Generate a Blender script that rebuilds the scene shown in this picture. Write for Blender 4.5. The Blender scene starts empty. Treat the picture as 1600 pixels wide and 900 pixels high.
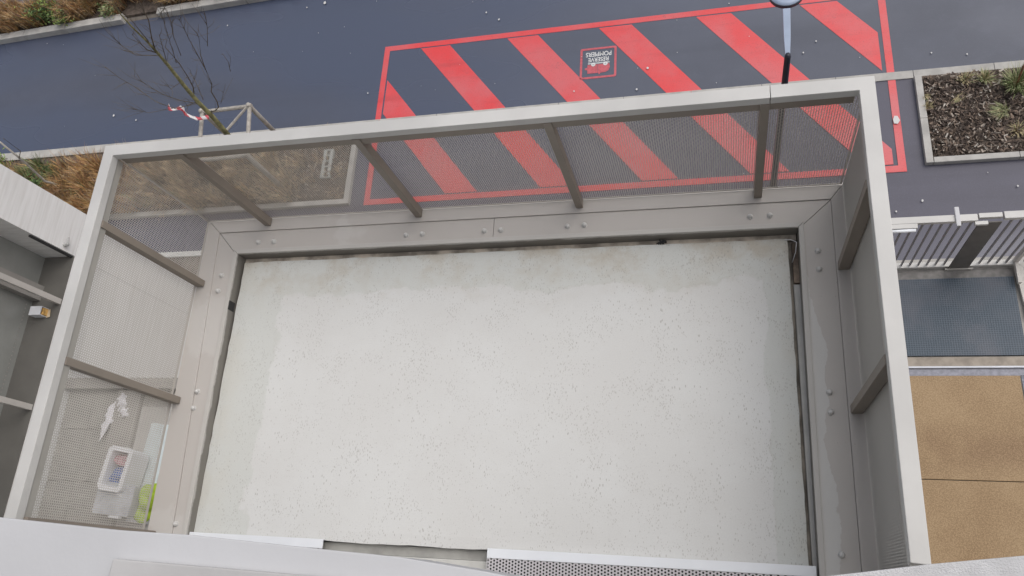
import bpy, bmesh, math, random
import numpy as np
from mathutils import Matrix, Vector

# ------------------------------------------------------------------ camera, world, sun, exposure
SC = bpy.context.scene
COL = SC.collection
CAM = Vector((1.29186, -0.03507, 4.20428))
def _rot(a):
    cx, cy, cz = (math.cos(v) for v in a); sx, sy, sz = (math.sin(v) for v in a)
    Rx = Matrix(((1,0,0),(0,cx,-sx),(0,sx,cx))); Ry = Matrix(((cy,0,sy),(0,1,0),(-sy,0,cy))); Rz = Matrix(((cz,-sz,0),(sz,cz,0),(0,0,1)))
    return Rz @ Ry @ Rx
ROT = _rot((0.3685037, 0.2496076, 0.0621982))
FPX = 1231.593
cam_data = bpy.data.cameras.new('camera')
cam = bpy.data.objects.new('camera', cam_data); COL.objects.link(cam)
cam.matrix_world = Matrix.Translation(CAM) @ ROT.to_4x4()
cam_data.sensor_fit = 'HORIZONTAL'; cam_data.sensor_width = 36.0
cam_data.lens = FPX / 1600 * 36.0
cam_data.clip_start = 0.05; cam_data.clip_end = 500
SC.camera = cam

SUN_EL, SUN_AZ = math.radians(60), math.radians(54)      # azimuth from +y towards +x
w = bpy.data.worlds.new('World'); SC.world = w; w.use_nodes = True
nt = w.node_tree; nt.nodes.clear()
out = nt.nodes.new('ShaderNodeOutputWorld'); bg = nt.nodes.new('ShaderNodeBackground')
sky = nt.nodes.new('ShaderNodeTexSky'); sky.sky_type = 'NISHITA'; sky.sun_disc = False
sky.sun_elevation = SUN_EL; sky.sun_rotation = SUN_AZ
sky.air_density = 1.0; sky.dust_density = 4.0; sky.ozone_density = 1.0
hs = nt.nodes.new('ShaderNodeHueSaturation'); hs.inputs['Saturation'].default_value = 0.40
nt.links.new(sky.outputs[0], hs.inputs['Color']); nt.links.new(hs.outputs[0], bg.inputs[0])
bg.inputs[1].default_value = 0.15
nt.links.new(bg.outputs[0], out.inputs[0])
sd = bpy.data.lights.new('sun', 'SUN'); sd.energy = 0.85; sd.angle = math.radians(70); sd.color = (1.0, 0.97, 0.93)
sun = bpy.data.objects.new('sun', sd); COL.objects.link(sun)
_d = Vector((math.sin(SUN_AZ)*math.cos(SUN_EL), math.cos(SUN_AZ)*math.cos(SUN_EL), math.sin(SUN_EL)))
sun.rotation_euler = (-_d).to_track_quat('-Z', 'Y').to_euler(); sun.location = (0, 0, 20)
SC.view_settings.view_transform = 'Standard'; SC.view_settings.look = 'None'
SC.view_settings.gamma = 1; SC.view_settings.exposure = 0.08
SC.view_settings.use_curve_mapping = False
SC.render.engine = 'CYCLES'
SC.cycles.transparent_max_bounces = 32; SC.cycles.max_bounces = 8

rng = random.Random(7)
G = -6.0                                     # street level; the balcony floor is z = 0

def ray_z(px, py, z):                        # where the sight line of a photo pixel meets the height z
    d = ROT @ Vector(((px-800)/FPX, -(py-450)/FPX, -1))
    return CAM + d * ((z - CAM.z) / d.z)

# ------------------------------------------------------------------ object helpers
def tag(o, label=None, cat=None, group=None, kind=None):
    if label: o['label'] = label
    if cat: o['category'] = cat
    if group: o['group'] = group
    if kind: o['kind'] = kind
    return o
def thing(name, loc, label, cat, group=None):
    o = bpy.data.objects.new(name, None); COL.objects.link(o); o.location = loc
    o.empty_display_size = 0.1
    return tag(o, label, cat, group)
def root_loc(p):
    v = Vector((0, 0, 0))
    while p is not None:
        v += p.location; p = p.parent
    return v
class MB:
    def __init__(s): s.v = []; s.f = []; s.m = []
    def add(s, vs, fs, mi=0):
        b = len(s.v); s.v += [tuple(v) for v in vs]
        for f in fs: s.f.append([b+i for i in f]); s.m.append(mi)
        return s
    def box(s, x0, x1, y0, y1, z0, z1, mi=0):
        if x0 > x1: x0, x1 = x1, x0
        if y0 > y1: y0, y1 = y1, y0
        if z0 > z1: z0, z1 = z1, z0
        return s.add([(x0,y0,z0),(x1,y0,z0),(x1,y1,z0),(x0,y1,z0),(x0,y0,z1),(x1,y0,z1),(x1,y1,z1),(x0,y1,z1)],
              [(0,3,2,1),(4,5,6,7),(0,1,5,4),(1,2,6,5),(2,3,7,6),(3,0,4,7)], mi)
    def prism(s, poly, z0, z1, mi=0):        # polygon (x, y) extruded up
        a = sum(p[0]*q[1]-q[0]*p[1] for p, q in zip(poly, poly[1:]+poly[:1]))
        if a < 0: poly = poly[::-1]
        n = len(poly)
        return s.add([(x,y,z0) for x,y in poly]+[(x,y,z1) for x,y in poly],
              [tuple(range(n))[::-1], tuple(range(n,2*n))]+[(i,(i+1)%n,n+(i+1)%n,n+i) for i in range(n)], mi)
    def sheet(s, poly, z, mi=0):
        a = sum(p[0]*q[1]-q[0]*p[1] for p, q in zip(poly, poly[1:]+poly[:1]))
        if a < 0: poly = poly[::-1]
        return s.add([(x,y,z) for x,y in poly], [tuple(range(len(poly)))], mi)
    def tube(s, pts, rads, n=8, mi=0):
        pts = [Vector(p) for p in pts]; b = len(s.v)
        ref = Vector((0.31, 0.22, 0.93))
        for i, p in enumerate(pts):
            t = (pts[min(i+1, len(pts)-1)] - pts[max(i-1, 0)]).normalized()
            u = t.cross(ref)
            if u.length < 0.1: u = t.cross(Vector((1,0,0)))
            u.normalize(); v = t.cross(u)
            for k in range(n):
                a = 2*math.pi*k/n
                s.v.append(tuple(p + (u*math.cos(a)+v*math.sin(a))*rads[i]))
        for i in range(len(pts)-1):
            for k in range(n):
                s.f.append([b+i*n+k, b+i*n+(k+1)%n, b+(i+1)*n+(k+1)%n, b+(i+1)*n+k]); s.m.append(mi)
        s.f.append([b+k for k in range(n)][::-1]); s.m.append(mi)
        s.f.append([b+(len(pts)-1)*n+k for k in range(n)]); s.m.append(mi)
        return s
    def build(s, name, mats, parent=None, bevel=0, smooth=False, label=None):
        me = bpy.data.meshes.new(name)
        o = root_loc(parent)
        me.from_pydata([(x-o.x, y-o.y, z-o.z) for x, y, z in s.v], [], s.f)
        if not isinstance(mats, (list, tuple)): mats = [mats]
        for m in mats: me.materials.append(m)
        me.polygons.foreach_set('material_index', s.m)
        if bevel:
            bm = bmesh.new(); bm.from_mesh(me)
            es = [e for e in bm.edges if len(e.link_faces) == 2 and e.calc_face_angle(0) > 0.5]
            bmesh.ops.bevel(bm, geom=es, offset=bevel, segments=2, profile=0.6, affect='EDGES', clamp_overlap=True)
            bm.to_mesh(me); bm.free()
        if smooth: me.polygons.foreach_set('use_smooth', [True]*len(me.polygons))
        ob = bpy.data.objects.new(name, me); COL.objects.link(ob)
        ob.parent = parent
        if label: ob['label'] = label
        return ob
def copy_tree(o, parent=None):
    c = o.copy(); COL.objects.link(c); c.parent = parent
    for ch in list(o.children): copy_tree(ch, c)
    return c

# ------------------------------------------------------------------ materials
class N:
    def __init__(s, name):
        s.mat = bpy.data.materials.new(name); s.mat.use_nodes = True
        s.t = s.mat.node_tree; s.b = s.t.nodes['Principled BSDF']; s.o = s.t.nodes['Material Output']
        s.tc = s.t.nodes.new('ShaderNodeTexCoord')
    def new(s, k, **kw):
        n = s.t.nodes.new(k)
        for a, v in kw.items(): setattr(n, a, v)
        return n
    def link(s, a, b): s.t.links.new(a, b)
    def val(s, x, sock):
        if isinstance(x, (int, float)): sock.default_value = x
        elif isinstance(x, (tuple, list)): sock.default_value = (*x, 1) if len(x) == 3 and len(sock.default_value) == 4 else x
        else: s.link(x, sock)
    def math(s, op, a, b=0, c=None):
        n = s.new('ShaderNodeMath', operation=op); s.val(a, n.inputs[0]); s.val(b, n.inputs[1])
        if c is not None: s.val(c, n.inputs[2])
        return n.outputs[0]
    def noise(s, scale, detail=4, rough=0.55, vec=None, dist=0):
        n = s.new('ShaderNodeTexNoise'); n.inputs['Scale'].default_value = scale; n.inputs['Detail'].default_value = detail
        n.inputs['Roughness'].default_value = rough; n.inputs['Distortion'].default_value = dist
        s.link(vec or s.tc.outputs['Object'], n.inputs['Vector']); return n.outputs['Fac']
    def voro(s, scale, vec=None, out='Distance', feature='F1'):
        n = s.new('ShaderNodeTexVoronoi', feature=feature); n.inputs['Scale'].default_value = scale
        s.link(vec or s.tc.outputs['Object'], n.inputs['Vector']); return n.outputs[out]
    def mapv(s, scale=(1,1,1), rot=(0,0,0), loc=(0,0,0)):
        n = s.new('ShaderNodeMapping'); n.inputs['Scale'].default_value = scale; n.inputs['Rotation'].default_value = rot; n.inputs['Location'].default_value = loc
        s.link(s.tc.outputs['Object'], n.inputs['Vector']); return n.outputs[0]
    def sep(s):
        n = s.new('ShaderNodeSeparateXYZ'); s.link(s.tc.outputs['Object'], n.inputs[0]); return n.outputs
    def ss(s, x, lo, hi):                     # smoothstep 0..1
        n = s.new('ShaderNodeMapRange', interpolation_type='SMOOTHSTEP'); s.val(x, n.inputs[0])
        n.inputs[1].default_value = lo; n.inputs[2].default_value = hi; return n.outputs[0]
    def mix(s, f, a, b, mode='MIX'):
        n = s.new('ShaderNodeMix', data_type='RGBA', blend_type=mode); s.val(f, n.inputs[0]); s.val(a, n.inputs[6]); s.val(b, n.inputs[7]); return n.outputs[2]
    def bump(s, h, strength=0.3, dist=0.01):
        n = s.new('ShaderNodeBump'); n.inputs['Strength'].default_value = strength; n.inputs['Distance'].default_value = dist
        s.link(h, n.inputs['Height']); s.link(n.outputs[0], s.b.inputs['Normal'])
    def set(s, col=None, rough=None, metal=None, spec=None):
        for x, k in ((col,'Base Color'),(rough,'Roughness'),(metal,'Metallic'),(spec,'Specular IOR Level')):
            if x is not None: s.val(x, s.b.inputs[k])
        return s.mat

def simple(name, col, rough=0.6, var=0.12, scale=9, metal=0, bump=0):
    n = N(name); f = n.noise(scale, 5)
    d = tuple(c*(1-var) for c in col); l = tuple(min(1, c*(1+var)) for c in col)
    c = n.mix(n.ss(f, .3, .7), d, l)
    if bump: n.bump(n.noise(scale*12, 3), bump, 0.004)
    return n.set(c, rough, metal)

def paint(name, col, rough=0.42, streak=0.08):
    n = N(name)
    f = n.noise(2.2, 5); g = n.noise(60, 3)
    c = n.mix(n.ss(f, .35, .7), tuple(x*(1-streak) for x in col), tuple(x*(1+streak) for x in col))
    sp = n.math('LESS_THAN', n.voro(38), 0.045)
    keep = n.math('GREATER_THAN', n.noise(9, 2), 0.56)
    c = n.mix(n.math('MULTIPLY', n.math('MULTIPLY', sp, keep), .5), c, (.12,.105,.09))
    n.bump(g, 0.05, 0.002)
    return n.set(c, n.math('MULTIPLY_ADD', f, 0.25, rough-0.12))
M_PAINT = paint('taupe_paint', (.50, .475, .44))
M_RAILTOP = paint('rail_paint', (.52, .51, .49), 0.45)
M_POST = paint('shaded_post_paint', (.235, .20, .166), 0.5)  # the taupe paint darkened: shade on the inner faces put into the colour

def perforated(name, col, axis, pu=.0095, pv=.0112, r=.0041, ulim=None, vlim=None):
    n = N(name); x, y, z = n.sep()
    u, v = {'xz': (x, z), 'yz': (y, z), 'xy': (x, y)}[axis]
    cu = n.math('DIVIDE', u, pu); iu = n.math('FLOOR', cu)
    par = n.math('MODULO', n.math('ABSOLUTE', iu), 2)
    du = n.math('MULTIPLY', n.math('SUBTRACT', n.math('SUBTRACT', cu, iu), .5), pu)
    cv = n.math('MULTIPLY_ADD', par, .5, n.math('DIVIDE', v, pv))
    dv = n.math('MULTIPLY', n.math('SUBTRACT', n.math('FRACT', cv), .5), pv)
    d2 = n.math('ADD', n.math('MULTIPLY', du, du), n.math('MULTIPLY', dv, dv))
    h = n.math('LESS_THAN', d2, r*r)
    for q, lim in ((u, ulim), (v, vlim)):
        if lim:
            h = n.math('MULTIPLY', h, n.math('GREATER_THAN', q, lim[0]))
            h = n.math('MULTIPLY', h, n.math('LESS_THAN', q, lim[1]))
    f = n.noise(2.0, 4)
    n.set(n.mix(f, tuple(c*.92 for c in col), tuple(c*1.06 for c in col)), .5)
    tr = n.new('ShaderNodeBsdfTransparent'); mx = n.new('ShaderNodeMixShader')
    n.link(h, mx.inputs[0]); n.link(n.b.outputs[0], mx.inputs[1]); n.link(tr.outputs[0], mx.inputs[2])
    n.link(mx.outputs[0], n.o.inputs[0]); return n.mat

def m_slab():
    n = N('balcony_concrete'); x, y, z = n.sep()
    big = n.noise(1.6, 5, .6); mid = n.noise(5, 6, .6)
    c = n.mix(n.ss(big, .35, .68), (.612,.607,.588), (.642,.643,.628))
    # damp band along the edges with a wandering border
    dx = n.math('MINIMUM', n.math('MULTIPLY', n.math('ADD', x, 1.72), .66), n.math('MULTIPLY', n.math('SUBTRACT', 1.671, x), 1.5))
    dy = n.math('MULTIPLY', n.math('SUBTRACT', 1.809, y), .9)
    e = n.math('MINIMUM', dx, dy)
    e = n.math('ADD', e, n.math('MULTIPLY', n.math('SUBTRACT', n.noise(2.4, 6, .65), .5), .28))
    band = n.ss(e, .205, .222)
    c = n.mix(n.math('MULTIPLY', n.math('SUBTRACT', 1, band), .62), c, (.535,.55,.512))
    st = n.math('MULTIPLY', n.ss(n.math('ADD', dy, n.math('MULTIPLY', mid, .5)), .62, .22), n.ss(n.noise(3.1, 6, .7), .42, .66))
    c = n.mix(n.math('MULTIPLY', st, .8), c, (.44,.385,.30))
    tide = n.math('MULTIPLY', n.ss(n.math('ABSOLUTE', n.math('SUBTRACT', e, .212)), .014, .0), n.ss(n.noise(2.7, 4), .45, .6))
    c = n.mix(n.math('MULTIPLY', tide, .35), c, (.46,.45,.40))
    yel = n.math('MULTIPLY', n.ss(dx, .16, .0), n.ss(n.noise(4, 4), .4, .6))
    c = n.mix(n.math('MULTIPLY', yel, .35), c, (.53,.50,.42))
    v1 = n.mapv((2.0, .75, 1), (0, 0, -.55))
    pit1 = n.math('LESS_THAN', n.voro(34, v1), n.math('MULTIPLY', n.ss(n.noise(3.3, 4), .22, .70), .20))
    pit2 = n.math('LESS_THAN', n.voro(66, v1), n.math('MULTIPLY', n.ss(n.noise(5.7, 4), .30, .66), .29))
    pits = n.math('MAXIMUM', pit1, n.math('MULTIPLY', pit2, .8))
    c = n.mix(n.math('MULTIPLY', pits, .58), c, (.27,.25,.22))
    v2 = n.mapv((5, .7, 1), (0, 0, .9)); scr = n.math('MULTIPLY', n.math('LESS_THAN', n.voro(2.6, v2), .035), n.math('GREATER_THAN', n.noise(14, 3), .5))
    c = n.mix(n.math('MULTIPLY', scr, .5), c, (.33,.31,.28))
    c = n.mix(.16, c, n.mix(n.noise(130, 3), (.3,.3,.3), (.85,.85,.83)))
    h = n.math('SUBTRACT', n.math('MULTIPLY', n.noise(24, 6, .65), .5), n.math('MULTIPLY', pits, 1.2))
    n.bump(h, .25, .004)
    return n.set(c, .75)
M_SLAB = m_slab()

def m_flash(name, side):
    n = N(name); x, y, z = n.sep()
    f = n.noise(2.3, 5)
    wet = n.mix(f, (.455,.425,.395), (.50,.47,.44))
    dry = (.60,.59,.565)
    wob = n.math('MULTIPLY', n.math('SUBTRACT', n.noise(3.2, 5, .55), .5), .20)
    if side == 'right':
        bx = n.math('ADD', n.math('SUBTRACT', x, 1.735), wob)
        lim = n.math('MULTIPLY_ADD', n.ss(y, 1.9, .9), .05, .02)
        m = n.ss(n.math('SUBTRACT', lim, bx), -.002, .004)
        m = n.math('MULTIPLY', m, n.ss(y, 1.95, 1.5))
        sp = n.math('LESS_THAN', n.math('ABSOLUTE', n.math('SUBTRACT', y, .8)), .0)
    else:
        m = n.math('MULTIPLY', n.ss(n.noise(1.3, 5), .60, .63), .35)
    c = n.mix(n.math('MULTIPLY', m, .8), wet, dry)
    d = n.math('LESS_THAN', n.voro(26), .05)
    c = n.mix(n.math('MULTIPLY', n.math('MULTIPLY', d, n.math('GREATER_THAN', n.noise(7, 2), .6)), .6), c, (.15,.13,.11))
    return n.set(c, n.math('MULTIPLY_ADD', m, .2, .36))
M_FLASH = m_flash('wet_flashing', 'front'); M_FLASH_R = m_flash('stained_flashing', 'right')
M_GUTTER = simple('gutter_grime', (.24,.215,.185), .85, .5, 6, bump=.4)
M_DARK = simple('dark_void', (.03,.03,.03), .9)
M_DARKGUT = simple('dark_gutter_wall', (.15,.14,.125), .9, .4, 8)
M_DIRT = simple('gutter_silt', (.40,.35,.29), .9, .45, 9, bump=.5)
M_BOLT = simple('bolt_metal', (.55,.54,.52), .35, .1, 40)
M_WHITE = simple('white_lacquer', (.74,.76,.79), .35, .03, 3)
M_GRATE = perforated('perforated_aluminium', (.52,.50,.51), 'xy', .0165, .0165, .0054)
M_RENDER = simple('pale_render', (.52,.52,.53), .7, .04, 4, bump=.15)
M_RENDER_D = simple('pale_render_dull', (.46,.45,.445), .75, .06, 5, bump=.2)

def m_asphalt(name, col, wet=.0):
    n = N(name)
    f = n.noise(.35, 6, .6); g = n.noise(90, 2, .7); k = n.noise(3, 6, .65)
    c = n.mix(n.ss(f, .3, .7), tuple(x*.88 for x in col), tuple(x*1.12 for x in col))
    c = n.mix(n.ss(k, .45, .75), c, tuple(x*1.15 for x in col))
    c = n.mix(.22, c, n.mix(g, (.02,.02,.02), tuple(x*2.2 for x in col)))
    ty = n.noise(1.0, 4, .6, n.mapv((.12, 1.5, 1)))
    c = n.mix(n.math('MULTIPLY', n.ss(ty, .48, .70), .30), c, tuple(x*.62 for x in col))
    ag = n.math('LESS_THAN', n.voro(48), .16)
    c = n.mix(n.math('MULTIPLY', ag, .30), c, tuple(x*2.3 for x in col))
    sp = n.math('LESS_THAN', n.voro(7), .03)
    sp = n.math('MULTIPLY', sp, n.math('GREATER_THAN', n.noise(1.1, 3), .68))
    c = n.mix(n.math('MULTIPLY', sp, .4), c, (.45,.45,.46))
    n.bump(g, .15, .004)
    wt = n.ss(n.noise(.22, 3, .5, n.mapv((.6,1.6,1))), .38, .64)
    c = n.mix(wt, c, tuple(x*y for x, y in zip(col, (.88,.98,1.14))))  # bluish sky sheen of the wet patches mixed into the colour
    return n.set(c, n.math('MULTIPLY_ADD', wt, -.26, .5), spec=n.math('MULTIPLY_ADD', wt, .35, .45))
M_ROAD = m_asphalt('asphalt', (.066, .073, .100))
M_PAVE = m_asphalt('pavement_asphalt', (.066, .064, .090))
def m_redpaint():
    n = N('red_road_paint'); f = n.noise(.8, 6, .6); g = n.noise(70, 3, .6)
    tr_ = n.noise(1.6, 5, .6, n.mapv((.35, 2.2, 1)))
    c = n.mix(n.ss(f, .35, .7), (.66,.048,.052), (.56,.12,.13))
    c = n.mix(n.math('MULTIPLY', n.ss(tr_, .52, .72), .45), c, (.38,.055,.06))
    c = n.mix(n.math('MULTIPLY', n.ss(g, .52, .74), .38), c, (.20,.04,.045))
    wear = n.math('MULTIPLY', n.ss(n.noise(2.1, 6, .7), .60, .70), n.ss(n.noise(55, 3, .7), .50, .60))
    c = n.mix(n.math('MULTIPLY', wear, .7), c, (.085,.075,.09))
    n.bump(g, .12, .003)
    return n.set(c, .42)
M_RED = m_redpaint()
M_REDDULL = simple('red_sign_paint', (.46,.085,.105), .5, .15, 20)
M_WHITEPAINT = simple('white_road_paint', (.62,.62,.61), .5, .1, 30)
M_GREYPAINT = simple('grey_road_paint', (.42,.44,.45), .5, .1, 30)
M_KERB = simple('kerb_concrete', (.40,.385,.36), .8, .14, 5, bump=.25)
def m_soil():
    n = N('bark_soil'); a = n.noise(14, 6, .7); b = n.voro(34)
    c = n.mix(n.ss(a, .3, .7), (.055,.042,.034), (.15,.118,.095))
    c = n.mix(n.math('MULTIPLY', n.math('LESS_THAN', b, .16), .5), c, (.22,.19,.16))
    n.bump(a, .8, .03); return n.set(c, .95)
M_SOIL = m_soil()
def m_whitewall():
    n = N('white_board_concrete')
    v = n.mapv((1, .35, 7)); f = n.noise(3.5, 6, .65, v); g = n.noise(1.2, 4)
    c = n.mix(n.ss(f, .38, .72), (.80,.795,.78), (.68,.67,.645))
    c = n.mix(n.math('MULTIPLY', g, .2), c, (.6,.6,.6))
    n.bump(f, .2, .006); return n.set(c, .7)
M_WWALL = m_whitewall()
M_DECK = None
def m_tan():
    n = N('sand_coloured_slabs'); x, y, z = n.sep(); a = n.noise(2.2, 6, .6); b = n.noise(110, 3, .7)
    st = n.math('MULTIPLY', n.ss(n.math('ABSOLUTE', n.math('ADD', y, .14)), .26, .02), n.ss(n.noise(2.6, 5), .32, .55))
    c = n.mix(n.ss(a, .3, .7), (.265,.172,.085), (.345,.238,.128))
    c = n.mix(n.math('MULTIPLY', st, .75), c, (.19,.11,.052))
    c = n.mix(.27, c, n.mix(n.ss(b, .35, .68), (.10,.062,.03), (.58,.42,.26)))
    n.bump(b, .3, .003); return n.set(c, .7)
M_TAN = m_tan()
M_TILE = simple('terrace_tile', (.25,.24,.22), .7, .14, 4, bump=.1)
M_TAUPE_D = simple('dull_taupe', (.27,.255,.235), .55, .08, 4)
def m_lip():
    n = N('shaded_grimy_lip_paint'); x, y, z = n.sep(); f = n.noise(7, 5, .65)
    g = n.ss(n.math('ADD', z, n.math('MULTIPLY', n.math('SUBTRACT', f, .5), .05)), .06, .045)  # darker towards the bottom: shade and grime put into the lip colour
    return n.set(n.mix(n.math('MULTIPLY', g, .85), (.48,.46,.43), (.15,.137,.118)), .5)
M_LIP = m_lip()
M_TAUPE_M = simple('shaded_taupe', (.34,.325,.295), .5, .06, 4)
M_DARKFLOOR = simple('dark_ledge', (.115,.11,.10), .6, .1, 3)

# ------------------------------------------------------------------ ground, road, kerbs, beds
def struct(o): o['kind'] = 'structure'; return o
struct(MB().sheet([(-150,-150),(150,-150),(150,150),(-150,150)], G-.008).build('ground', simple('garden_ground', (.16,.14,.12), .95, .3, 3, bump=.5)))
struct(MB().sheet([(-60,6.84),(60,6.84),(60,9.56+.03*72.7),(-60,9.56-.03*47.3)], G).build('road', M_ROAD))
struct(MB().sheet([(-60,4.68),(1.9,4.68),(1.9,-.2),(60,-.2),(60,6.84),(-60,6.84)], G-.004).build('pavement', M_PAVE))
struct(MB().sheet([(-60,8.0),(60,12.4),(60,40),(-60,40)], G-.004).build('far_pavement', m_asphalt('far_asphalt', (.085,.086,.10))))
def fk(x): return 9.52 + .030*(x+12.7)       # the far kerb drifts a little
k = MB()
xs = [-40 + i for i in range(0, 71)]
for x in xs:
    a, b = x+.004, x+.996
    if a < -9.69 < b: b = -9.69
    if a < -8.9 < b: a = -8.9
    if -9.7 < a and b < -8.89 or (x == -10 and False): continue
    if x == -9 and a != -8.9: continue
    k.prism([(a,fk(a)),(b,fk(b)),(b,fk(b)+.15),(a,fk(a)+.15)], G-.03, G+.13)
struct(k.build('far_kerb', M_KERB, bevel=.012))
k = MB()
x = -30.0
while x < 30:                                 # flush kerb between road and pavement
    k.box(x+.003, x+.997, 6.772, 6.897, G-.05, G+.012); x += 1.0
struct(k.build('kerb', M_KERB, bevel=.004))
k = MB()
for i in range(9): k.box(-13.4+i+.003, -13.4+i+.997, 5.355, 5.44, G-.05, G+.07)      # round the left bed
for i in range(2): k.box(-4.40, -4.31, 5.355+i*.73+.002, 5.355+(i+1)*.73-.002, G-.05, G+.072)
for i in range(9): k.box(-13.4+i, -13.4+i+.99, 6.71, 6.769, G-.05, G+.05)
struct(k.build('bed_edging', M_KERB, bevel=.006))
k = MB()
for i in range(2): k.box(3.995, 4.085, 5.41+i*.68+.002, 5.41+(i+1)*.68-.002, G-.05, G+.07)
for i in range(8): k.box(4.09+i+.002, 4.09+i+.997, 5.41, 5.49, G-.05, G+.072)
struct(k.build('bed_edging', M_KERB, bevel=.006))
k = MB()
for i in range(6): k.box(-12.2+i+.003, -12.2+i+.997, 4.59, 4.68, G-.05, G+.03)
struct(k.build('path_edging', simple('white_edging', (.6,.6,.58), .7, .06), bevel=.006))
def bed(name, x0, x1, y0, y1, amp):
    b = MB(); nx = int((x1-x0)/.09); ny = max(4, int((y1-y0)/.09))
    R = random.Random(3); vs = []; fs = []
    for j in range(ny+1):
        for i in range(nx+1):
            x = x0+(x1-x0)*i/nx; y = y0+(y1-y0)*j/ny
            e = min(1, 4*min(i/nx, 1-i/nx, j/ny, 1-j/ny)+.2)
            vs.append((x, y, G+.012+amp*e*(R.random()+.6*math.sin(3*x)*math.sin(4*y+1)+.6)))
    for j in range(ny):
        for i in range(nx): fs.append((j*(nx+1)+i, j*(nx+1)+i+1, (j+1)*(nx+1)+i+1, (j+1)*(nx+1)+i))
    return struct(b.add(vs, fs).build(name, M_SOIL, smooth=True))
bed('soil', -13.3, -4.39, 5.44, 6.72, .03)
bed('soil', 4.08, 12, 5.485, 6.785, .03)
def fbed():
    b = MB(); b.prism([(-30,fk(-30)+.15),(8,fk(8)+.15),(8,fk(8)+1.6),(-10.6,fk(-10.6)+.98),(-11.4,fk(-11.4)+.78),(-30,fk(-30)+.72)], G-.02, G+.05)
    return struct(b.build('soil', M_SOIL))
fbed()
k = MB().prism([(-30,fk(-30)+.725),(-11.42,fk(-11.42)+.785),(-10.6,fk(-10.6)+.985),(-10.66,fk(-10.6)+1.08),(-11.46,fk(-11.46)+.88),(-30,fk(-30)+.82)], G-.02, G+.10)
struct(k.build('bed_edging', M_KERB, bevel=.01))

# ------------------------------------------------------------------ red fire zone painted on the road
ZP = G+.004
zone = thing('road_marking', (0, 6.8, G), 'large red hatched rectangle painted across road and pavement', 'road marking')
x0, x1, y0, y1, wl = -4.072, 3.768, 5.335, 8.34, .098
MB().sheet([(x0,y0),(x1,y0),(x1,y0+wl),(x0,y0+wl)], ZP).sheet([(x0,y1-wl),(x1,y1-wl),(x1,y1),(x0,y1)], ZP) \
    .sheet([(x0,y0+wl),(x0+wl,y0+wl),(x0+wl,y1-wl),(x0,y1-wl)], ZP).sheet([(x1-wl,y0+wl),(x1,y0+wl),(x1,y1-wl),(x1-wl,y1-wl)], ZP).build('outline', M_RED, zone)
def clip(poly, axis, lim, keep_less):
    o = []
    for p, q in zip(poly, poly[1:]+poly[:1]):
        ip = (p[axis] <= lim) if keep_less else (p[axis] >= lim); iq = (q[axis] <= lim) if keep_less else (q[axis] >= lim)
        if ip: o.append(p)
        if ip != iq:
            t = (lim-p[axis])/(q[axis]-p[axis]); o.append((p[0]+t*(q[0]-p[0]), p[1]+t*(q[1]-p[1])))
    return o
ix0, ix1, iy0, iy1 = x0+wl+.025, x1-wl-.055, y0+wl+.02, y1-wl-.02
for i in range(-1, 5):
    xt = -3.41+1.503*i; s = -.79; h = iy1-iy0
    p = [(xt, iy1), (xt+.515, iy1), (xt+.515-s*h, iy0), (xt-s*h, iy0)]
    p = clip(clip(p, 0, ix0, False), 0, ix1, True) if p else p
    if len(p) > 2: MB().sheet(p, ZP).build('stripe', M_RED, zone)
EX, EY, EZ = -.40, 7.57, G+.004
pic = thing('road_pictogram', (EX, EY, G), 'small red framed fire engine pictogram with white words painted between two stripes', 'road marking')
def rrect(hw, hh, r, n=5):
    pts = []
    for cx, cy, a0 in ((hw-r,hh-r,0),(-hw+r,hh-r,90),(-hw+r,-hh+r,180),(hw-r,-hh+r,270)):
        for i in range(n+1):
            a = math.radians(a0+90*i/n); pts.append((EX+cx+r*math.cos(a), EY+cy+r*math.sin(a)))
    return pts
o_, i_ = rrect(.285,.285,.03), rrect(.25,.25,.02); nn = len(o_)
MB().add([(x,y,EZ) for x,y in o_+i_], [(j,(j+1)%nn,nn+(j+1)%nn,nn+j) for j in range(nn)]).build('frame', M_REDDULL, pic)
def E(u, v): return (EX-u, EY-v)             # the pictogram faces the road, turned half round
tr = MB()
tr.sheet([E(*p) for p in [(-.175,.03),(-.185,.10),(-.16,.16),(-.12,.185),(.0,.195),(.0,.03)]], EZ)
tr.sheet([E(*p) for p in [(.006,.03),(.006,.19),(.165,.19),(.17,.12),(.205,.115),(.205,.085),(.17,.08),(.165,.03)]], EZ)
tr.sheet([E(*p) for p in [(-.03,.195),(-.03,.215),(-.01,.215),(-.01,.195)]], EZ)
tr.build('fire_engine', M_REDDULL, pic)
def disc(u, v, r, z, n=18): return [(E(u,v)[0]+r*math.cos(2*math.pi*i/n), E(u,v)[1]+r*math.sin(2*math.pi*i/n)) for i in range(n)], z
for u in (-.115, .075):
    MB().sheet(*disc(u,.03,.034,EZ+.003)).build('wheel', M_WHITEPAINT, pic)
    MB().sheet(*disc(u,.03,.015,EZ+.006)).build('hub', M_GREYPAINT, pic)
MB().sheet([E(-.18,-.005),E(-.18,.02),E(.16,.02),E(.16,-.005)], EZ+.0015).build('ground_bar', M_GREYPAINT, pic)
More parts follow.
